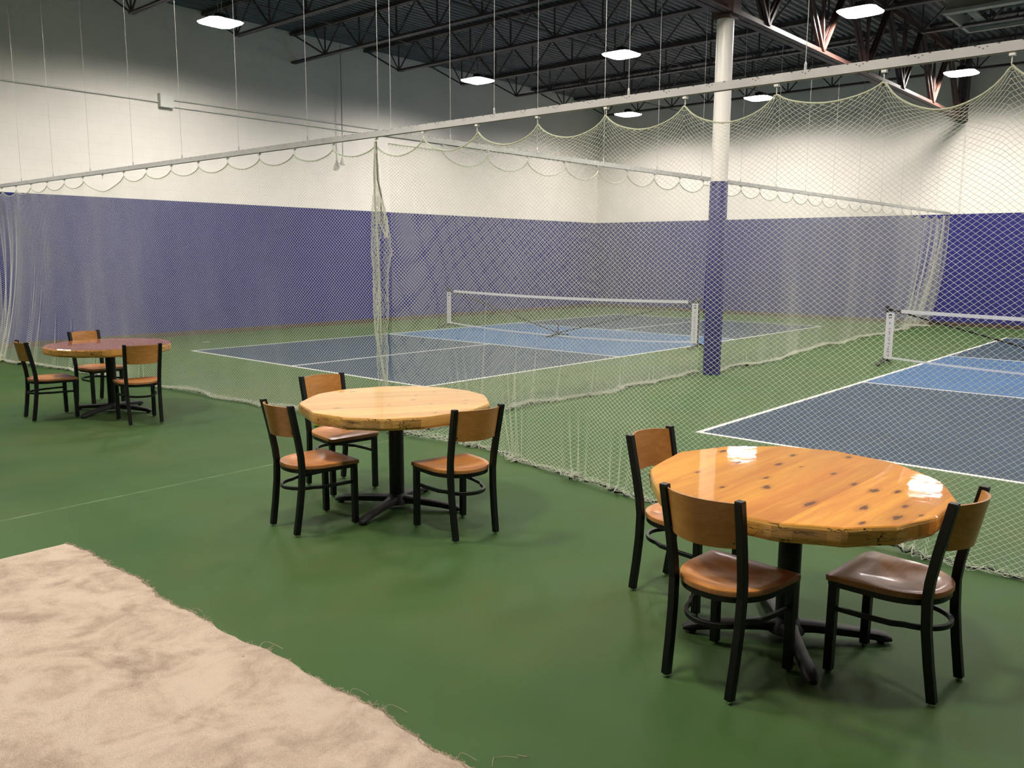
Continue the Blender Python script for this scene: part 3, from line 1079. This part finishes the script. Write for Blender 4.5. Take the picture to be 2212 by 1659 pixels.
# ------------------------------------------------------------------ carpet
t = thing('carpet_remnant', (0, 0, 0), 'large beige offcut of carpet with frayed edge on green floor', 'carpet')
nx, ny = 90, 120
b = MB()
xr = lambda y_: -5.62 + 0.018 * math.sin(y_ * 3.1) + 0.012 * math.sin(y_ * 9.7 + 1) + 0.006 * math.sin(y_ * 31) + 0.004 * math.sin(y_ * 83)
yt = lambda x_: -2.93 - 0.006 * math.sin(x_ * 2) - 0.02 * (x_ + 5.62) * -0.3 + 0.002 * math.sin(x_ * 40)
ys = [-2.93 - 9.5 * (j / ny) ** 1.25 for j in range(ny + 1)]
xsn = [1 - (i / nx) ** 1.2 for i in range(nx + 1)]
XL = -10.8
for j, y_ in enumerate(ys):
    for i, f in enumerate(xsn):
        x_ = XL + (xr(y_) - XL) * f
        yy = y_ + (yt(x_) + 2.93) * (1 - j / ny)
        e = min(i, j) / 3
        z_ = 0.006 + 0.006 * min(1, e) + 0.004 * math.sin(x_ * 4 + y_ * 2.3) * math.sin(y_ * 3.7 - x_) * min(1, e)
        if i <= 2 and 0.0 < math.sin(y_ * 2.3 + 0.5):
            z_ += 0.006 * math.sin(y_ * 2.3 + 0.5)
        b.v.append((x_, yy, z_))
W1 = nx + 1
for j in range(ny):
    for i in range(nx):
        a = j * W1 + i
        b.f.append((a, a + 1, a + W1 + 1, a + W1))
        b.mi.append(0)
k = len(b.v)
rim = [(j * W1) for j in range(ny + 1)]
for q in rim:
    b.v.append((b.v[q][0], b.v[q][1], 0.0))
for j in range(ny):
    b.f.append((rim[j], rim[j + 1], k + j + 1, k + j)); b.mi.append(0)
k = len(b.v)
for i in range(W1):
    b.v.append((b.v[i][0], b.v[i][1], 0.0))
for i in range(nx):
    b.f.append((i, i + 1, k + i + 1, k + i)); b.mi.append(0)
b.build('carpet_pile', M['carpet'], t, True)
# frayed yarn ends
A, B = [], []
for q in range(5200):
    y_ = -2.93 - random.random() ** 1.1 * 6.0
    x_ = xr(y_) - random.uniform(0, 0.012)
    a = random.uniform(-1.0, 1.0)
    ln = random.uniform(0.004, 0.012)
    A.append((x_, y_, random.uniform(0.003, 0.011)))
    B.append((x_ + ln * math.cos(a), y_ + ln * math.sin(a), random.uniform(0.001, 0.014)))
for cl in (-3.9, -4.95, -5.05, -5.55, -5.75, -5.8, -4.55, -3.45):
    for q in range(10):
        y_ = cl + random.gauss(0, 0.012)
        x_ = xr(y_)
        a = random.uniform(-1.4, 1.4)
        ln = random.uniform(0.012, 0.035)
        A.append((x_, y_, 0.008))
        B.append((x_ + ln * math.cos(a), y_ + ln * math.sin(a), random.uniform(0.002, 0.025)))
tag(prism_mesh('frayed_edge', A, B, 0.0009, M['fray'], t), kind='stuff')
for q, (y_, sz) in enumerate([(-5.0, 0.10), (-5.62, 0.07), (-5.82, 0.08), (-4.42, 0.05), (-6.25, 0.06)]):
    x_ = xr(y_)
    pts = [(x_ + sz * (0.9 * s_) * (1 - 0.3 * s_), y_ - 0.9 * sz * s_ * s_ + 0.3 * sz * math.sin(3 * s_), 0.008 + 0.012 * math.sin(PI * s_)) for s_ in np.linspace(0, 1, 9)]
    MB().tube(pts, 0.0009, 5).build('loose_thread', M['fray'], t, True)
tag(MB().tube([(-5.57, -6.36, 0.002), (-5.53, -6.33, 0.004), (-5.50, -6.36, 0.008), (-5.49, -6.41, 0.02), (-5.46, -6.43, 0.016), (-5.46, -6.38, 0.003)], 0.001, 5).build('stray_thread', M['fray'], None, True),
    'loose pale thread curled on green floor beside the carpet edge', 'thread')


# ------------------------------------------------------------------ round pine tables
def table(name_loc, label, kn, colours, gdeg, angs, feet_deg, seed, tilt=(0, 0, 0)):
    x, y = name_loc
    t = thing('pedestal_table', (x, y, 0), label, 'table', 'round pine pedestal tables')
    rg = random.Random(seed)
    mt = mat_slab('glossy_pine_top', colours[0], colours[1], gdeg, kn, False)
    ms = mat_slab('cracked_pine_edge', colours[2], colours[2], 0, [], True)
    R0 = 0.648
    # outline: facets with slightly rounded corners
    corners = [(R0 * (1 + rg.uniform(-0.008, 0.012)), math.radians(a)) for a in sorted(angs)]
    pts = []
    nC = len(corners)
    for i in range(nC):
        r0, a0 = corners[i]
        r1, a1 = corners[(i + 1) % nC]
        p0, p1 = Vector((r0 * math.cos(a0), r0 * math.sin(a0))), Vector((r1 * math.cos(a1), r1 * math.sin(a1)))
        for f in (0.05, 0.25, 0.5, 0.75, 0.95):
            pts.append(p0.lerp(p1, f) * (1 + 0.004 * math.sin(7 * f + i)))
    zt, zb = 0.75, 0.668
    lay = [(0.985, zt), (0.993, zt - 0.004), (1.0, zt - 0.014), (1.003, zt - 0.035), (0.998, zb + 0.02), (0.98, zb + 0.004), (0.96, zb)]
    b = MB()
    n_ = len(pts)
    for (f, z_) in lay:
        for p in pts:
            b.v.append((p.x * f, p.y * f, z_))
    for j in range(len(lay) - 1):
        for i in range(n_):
            a, c_ = j * n_ + i, j * n_ + (i + 1) % n_
            b.f.append((a, c_, c_ + n_, a + n_))
            b.mi.append(0 if j == 0 else 1)
    b.f.append(tuple(range(n_))); b.mi.append(0)
    b.f.append(tuple((len(lay) - 1) * n_ + i for i in range(n_))[::-1]); b.mi.append(1)
    me = bpy.data.meshes.new('table_top')
    me.from_pydata(b.v, [], b.f)
    me.materials.append(mt); me.materials.append(ms)
    me.polygons.foreach_set('material_index', b.mi)
    bm = bmesh.new(); bm.from_mesh(me)
    bmesh.ops.recalc_face_normals(bm, faces=bm.faces)
    bm.to_mesh(me); bm.free()
    me.polygons.foreach_set('use_smooth', [True] * len(me.polygons))
    me.set_sharp_from_angle(angle=math.radians(14))
    tp = link('table_top', me, t)
    tp.rotation_euler = tilt
    MB().lathe([(0.051, 0.075), (0.051, 0.66)], 28).build('pedestal', M['metal'], t, True)
    MB().box((-0.16, -0.035, 0.65), (0.16, 0.035, 0.662)).box((-0.035, -0.16, 0.65), (0.035, 0.16, 0.662)).lathe([(0.085, 0.64), (0.085, 0.655)], 20).build('mounting_plate', M['metal'], t)
    hub = MB().lathe([(0.085, 0.035), (0.08, 0.06), (0.062, 0.085), (0.052, 0.10), (0.05, 0.105)], 24).build('hub', M['cast'], t, True)
    for a in feet_deg:
        a = math.radians(a)
        ca, sa = math.cos(a), math.sin(a)
        path, wd, ht = [], [], []
        prof_z = [(0.03, 0.062), (0.12, 0.060), (0.22, 0.052), (0.32, 0.044), (0.40, 0.036), (0.44, 0.028), (0.465, 0.020)]
        bb = MB()
        ring = []
        for q, (rr, zc) in enumerate(prof_z):
            wq = [0.045, 0.034, 0.030, 0.030, 0.032, 0.030, 0.016][q]
            hq = [0.030, 0.026, 0.024, 0.022, 0.022, 0.019, 0.010][q]
            seg = 12
            for s_ in range(seg):
                th = 2 * PI * s_ / seg
                u_, v_ = math.cos(th), math.sin(th)
                u_ = math.copysign(abs(u_) ** 0.7, u_); v_ = math.copysign(abs(v_) ** 0.7, v_)
                bb.v.append((ca * rr - sa * wq * u_, sa * rr + ca * wq * u_, zc + hq * v_ - 0.0))
        seg = 12
        for q in range(len(prof_z) - 1):
            for s_ in range(seg):
                a0 = q * seg + s_
                a1 = q * seg + (s_ + 1) % seg
                bb.f.append((a0, a1, a1 + seg, a0 + seg)); bb.mi.append(0)
        bb.f.append(tuple(range(seg))[::-1]); bb.f.append(tuple((len(prof_z) - 1) * seg + s_ for s_ in range(seg))); bb.mi += [0, 0]
        foot = bb.build('foot', M['cast'], t, True)
        MB().lathe([(0.016, 0.0), (0.018, 0.012), (0.012, 0.03)], 12, (ca * 0.42, sa * 0.42, 0)).build('glide', M['screw'], foot, True)
    return t


cC, cB, cA = (-3.93, -6.685), (-3.79, -3.82), (-3.53, 1.22)
rel = lambda L_, c_, s_=1.0: [(x_ - c_[0], y_ - c_[1], s_ * random.choice((0.6, 0.85, 1.05, 1.4))) for x_, y_ in L_]
kC = [[-3.42, -6.43], [-3.27, -6.65], [-3.6, -6.55], [-3.62, -6.71], [-3.73, -6.84], [-3.77, -6.94], [-3.72, -7.02], [-4.04, -6.99], [-3.91, -7.11], [-4.08, -7.13], [-3.99, -7.19], [-4.23, -7.05], [-4.13, -6.81], [-3.89, -6.51], [-4.03, -6.58], [-3.63, -6.45], [-4.01, -6.23], [-3.73, -6.29], [-3.57, -6.13], [-4.02, -6.57], [-4.15, -6.43]]
kC = [(x_ - 0.10, y_ - 0.07) for x_, y_ in kC]
kB = [[-4.13, -3.32], [-3.65, -3.17], [-3.25, -3.29], [-3.12, -3.72], [-3.25, -3.6], [-3.19, -4.04], [-3.35, -4.03], [-3.61, -3.96], [-3.44, -4.11], [-3.45, -3.63], [-3.58, -3.75], [-4.13, -3.63], [-3.83, -3.79], [-3.81, -4.21]]
kB = [(x_ - 0.11, y_ - 0.14) for x_, y_ in kB]
table(cC, 'round glossy orange pine table with dark knots at lower right, nearest table', rel(kC, cC, 0.85), (srgb(232, 164, 56), srgb(202, 124, 36), srgb(220, 168, 84)), 177,
      [-163, -141, -122, -102, -76, -51, -23, 5, 28, 55, 82, 115, 145, 172], [-56, 124, -143, 38], 1, (math.radians(0.45), math.radians(-0.85), 0))
table(cB, 'round light honey pine table in the middle with three chairs', rel(kB, cB, 0.6), (srgb(234, 186, 112), srgb(212, 156, 86), srgb(206, 160, 86)), 149,
      [-159, -138, -116, -85, -55, -27, -6, 15, 36, 58, 87, 109, 141, 176], [-63, 116, -161, 19], 2)
table(cA, 'round pine table at far left before the netting, furthest table', rel([(cA[0] + 0.1, cA[1] - 0.2), (cA[0] - 0.3, cA[1] + 0.1)], cA), (srgb(186, 120, 70), srgb(152, 86, 48), srgb(212, 160, 82)), 120,
      [-168, -144, -118, -92, -66, -40, -14, 10, 36, 60, 84, 112, 140, 166], [-59, 121, -154, 26], 3)


# ------------------------------------------------------------------ chairs
def seat_outline(n_=64):
    """front straight, rear rounded; +y is the front"""
    pts = []
    hw, yf, rc = 0.212, 0.235, 0.035
    for i in range(7):
        a = PI / 2 * (1 - i / 6)
        pts.append((hw - rc + rc * math.cos(a), yf - rc + rc * math.sin(a)))
    ym, yb = 0.05, -0.195
    for i in range(1, 30):
        a = PI * i / 30
        ex = 2 / 2.25
        cx, sx = math.cos(a), math.sin(a)
        pts.append((0.205 * math.copysign(abs(cx) ** ex, cx), ym + (yb - ym) * abs(sx) ** ex))
    for i in range(7):
        a = PI - PI / 2 * (i / 6)
        pts.append((-(hw - rc) + rc * math.cos(a), yf - rc + rc * math.sin(a)))
    return pts


def make_chair():
    t = thing('dining_chair', (0, 0, 0), 'x', 'chair', 'wood and black metal dining chairs')
    out = seat_outline()
    n_ = len(out)
    zs, th = 0.437, 0.022
    b = MB()
    rings = [0.0, 0.15, 0.3, 0.45, 0.6, 0.72, 0.82, 0.9, 0.96, 0.99, 1.0]
    cy = 0.02

    def ztop(x_, y_):
        d = math.sqrt((x_ / 0.165) ** 2 + ((y_ - 0.0) / 0.155) ** 2)
        return zs - 0.016 * (max(0, 1 - d ** 2.2) ** 0.8 if d < 1 else 0) - 0.01 * max(0, (y_ - 0.17) / 0.065) ** 2
    for f in rings[1:]:
        for (x_, y_) in out:
            X_, Y_ = x_ * f, cy + (y_ - cy) * f
            b.v.append((X_, Y_, ztop(X_, Y_) - (0.0035 if f == 1.0 else 0)))
    cidx = len(b.v)
    b.v.append((0, cy, ztop(0, cy)))
    nr_ = len(rings) - 1
    for j in range(nr_ - 1):
        for i in range(n_):
            a, c_ = j * n_ + i, j * n_ + (i + 1) % n_
            b.f.append((a, c_, c_ + n_, a + n_)); b.mi.append(0)
    for i in range(n_):
        b.f.append((cidx, (i + 1) % n_, i)); b.mi.append(0)
    k = len(b.v)
    for (f, dz) in ((1.0, -th), (0.985, -th - 0.002)):
        for (x_, y_) in out:
            b.v.append((x_ * f, cy + (y_ - cy) * f, zs + dz - 0.01 * max(0, (y_ - 0.17) / 0.065) ** 2))
    for i in range(n_):
        a, c_ = (nr_ - 1) * n_ + i, (nr_ - 1) * n_ + (i + 1) % n_
        b.f.append((a, c_, k + (i + 1) % n_, k + i)); b.mi.append(1)
        b.f.append((k + i, k + (i + 1) % n_, k + n_ + (i + 1) % n_, k + n_ + i)); b.mi.append(1)
    b.f.append(tuple(k + n_ + i for i in range(n_))); b.mi.append(1)
    b.build('seat', [M['seat'], M['edge']], t, True)
    # black hoop under the seat, and flat front rail
    b = MB()
    ring = [(x_ * 0.93, cy + (y_ - cy) * 0.93, zs - th - 0.014) for x_, y_ in out]
    b.rect(ring, 0.02, 0.026, closed=True)
    b.rect([(-0.17, 0.20, zs - th - 0.022), (0.17, 0.20, zs - th - 0.022)], 0.02, 0.036)
    b.build('seat_frame', M['metal'], t)
    # legs; rear ones run up to carry the back
    s2 = 0.0355
    for sx in (-1, 1):
        lg = MB().rect([(sx * 0.178, 0.203, 0.014), (sx * 0.178, 0.200, zs - th)], s2, s2, upv=(0, 1, 0)).build('leg', M['metal'], t)
        MB().lathe([(0.012, 0.0), (0.014, 0.004), (0.014, 0.012), (0.008, 0.016)], 12, (sx * 0.178, 0.203, 0)).build('glide', M['glide'], lg, True)
        path = [(sx * 0.150, -0.205, 0.014), (sx * 0.153, -0.183, 0.16), (sx * 0.156, -0.166, 0.30), (sx * 0.158, -0.160, 0.42), (sx * 0.161, -0.167, 0.50),
                (sx * 0.165, -0.188, 0.62), (sx * 0.169, -0.213, 0.74), (sx * 0.171, -0.231, 0.825)]
        lg = MB().rect(path, s2 * 0.9, s2, upv=(0, 1, 0)).build('leg', M['metal'], t)
        MB().lathe([(0.012, 0.0), (0.014, 0.004), (0.014, 0.012), (0.008, 0.016)], 12, (sx * 0.150, -0.205, 0)).build('glide', M['glide'], lg, True)
        MB().box((sx * 0.171 - 0.0145, -0.247, 0.822), (sx * 0.171 + 0.0145, -0.215, 0.829)).build('post_cap', M['screw'], t)
    # stretcher hoop
    b = MB()
    path = [(0.178, 0.19, 0.288), (0.172, 0.08, 0.288), (0.158, -0.03, 0.288)]
    for i in range(0, 21):
        a = PI * i / 20
        path.append((0.135 * math.cos(a), -0.05 - 0.15 * math.sin(a), 0.288))
    path += [(-0.158, -0.03, 0.288), (-0.172, 0.08, 0.288), (-0.178, 0.19, 0.288)]
    path = [q for i, q in enumerate(path) if i not in (3, 23)]
    b.rect(path, 0.016, 0.02)
    b.build('stretcher', M['metal'], t)
    # curved back panel between the posts
    b = MB()
    nu, nv = 16, 6
    def bp(u, v, side):
        z_ = 0.628 + 0.188 * v
        lean = np.interp(z_, [0.62, 0.74, 0.825], [-0.188, -0.213, -0.231])
        hw = np.interp(z_, [0.62, 0.825], [0.151, 0.157])
        bow = 0.062 * (1 - u * u)
        topc = 0.006 * (1 - u * u) * (v if v > 0.5 else 0)
        return (hw * u, lean - bow + side * 0.0055, z_ + topc)
    for side in (1, -1):
        k = len(b.v)
        for j in range(nv + 1):
            for i in range(nu + 1):
                b.v.append(bp(2 * i / nu - 1, j / nv, side))
        for j in range(nv):
            for i in range(nu):
                a = k + j * (nu + 1) + i
                b.f.append((a, a + 1, a + nu + 2, a + nu + 1)); b.mi.append(0)
    K = (nu + 1) * (nv + 1)
    for i in range(nu):
        b.f.append((i, i + 1, K + i + 1, K + i)); b.mi.append(1)
        a = nv * (nu + 1) + i
        b.f.append((a, a + 1, K + a + 1, K + a)); b.mi.append(1)
    for j in range(nv):
        for e in (0, nu):
            a = j * (nu + 1) + e
            b.f.append((a, a + nu + 1, K + a + nu + 1, K + a)); b.mi.append(1)
    bk = b.build('backrest', [M['back'], M['edge']], t, True)
    for sx in (-1, 1):
        p = bp(sx * 0.93, 0.12, -1)
        s_ = MB().lathe([(0.004, -0.001), (0.0045, 0.002)], 10).build('screw', M['screw'], bk)
        s_.rotation_euler = (PI / 2, 0, 0)
        s_.location = (p[0], p[1] - 0.001, p[2])
    return t


def fit(back, front, n_front=2):
    """origin and facing angle from measured foot positions"""
    b_ = Vector(((back[0][0] + back[1][0]) / 2, (back[0][1] + back[1][1]) / 2))
    f_ = Vector(((front[0][0] + front[1][0]) / 2, (front[0][1] + front[1][1]) / 2))
    d = (f_ - b_)
    return (b_ + f_) / 2, math.atan2(d.y, d.x) - PI / 2


chairs = [
    ('far chair of the nearest table, its back seen from the front', [(-3.93, -5.86), (-3.645, -5.88)], [(-4.0, -6.26), (-3.64, -6.28)]),
    ('nearest chair, back turned, left of the knotty orange table', [(-4.6, -6.47), (-4.63, -6.77)], [(-4.22, -6.47), (-4.25, -6.83)]),
    ('chair at the lower right with glare on its dark shining seat', [(-4.13, -7.36), (-3.83, -7.38)], [(-4.13, -6.97), (-3.77, -6.99)]),
    ('left chair of the honey coloured middle table, back to the viewer', [(-4.59, -3.55), (-4.62, -3.84)], [(-4.19, -3.55), (-4.23, -3.91)]),
    ('right chair of the honey coloured middle table, back to the viewer', [(-4.04, -4.65), (-3.75, -4.69)], [(-4.0, -4.26), (-3.64, -4.32)]),
    ('far chair behind the honey coloured middle table, facing the viewer', [(-3.86, -2.9), (-3.57, -2.92)], [(-3.94, -3.3), (-3.58, -3.33)]),
    ('leftmost chair, side on, at the far left table', [(-4.31, 1.5), (-4.35, 1.2)], [(-3.91, 1.52), (-3.96, 1.12)]),
    ('right chair of the far left table, back to the viewer', [(-3.78, 0.25), (-3.48, 0.22)], [(-3.73, 0.66), (-3.36, 0.61)]),
    ('rear chair of the far left table, facing the viewer', [(-3.57, 2.08), (-3.29, 2.08)], [(-3.56, 1.70), (-3.20, 1.68)]),
]
proto = make_chair()
for i, (lab, bk, fr) in enumerate(chairs):
    o = proto if i == 0 else copy_tree(proto)
    p, a = fit(bk, fr)
    o.location = (p.x, p.y, 0)
    o.rotation_euler = (0, 0, a)
    o['label'] = 'wooden seat black metal ' + lab

# balls lying by the hem of the netting
bmx = bmesh.new()
bmesh.ops.create_uvsphere(bmx, u_segments=24, v_segments=16, radius=0.037)
me = bpy.data.meshes.new('pickleball')
bmx.to_mesh(me)
bmx.free()
me.polygons.foreach_set('use_smooth', [True] * len(me.polygons))
me.materials.append(M['ball'])
for (x_, y_, lb_) in ((-2.92, 6.75, 'yellow green ball on the floor by the gathered net at the left edge'), (-2.52, -1.13, 'yellow green ball on the floor behind the middle table')):
    o = link('pickleball', me, None, (x_, y_, 0.037))
    tag(o, lb_, 'ball', 'yellow green balls by the netting')
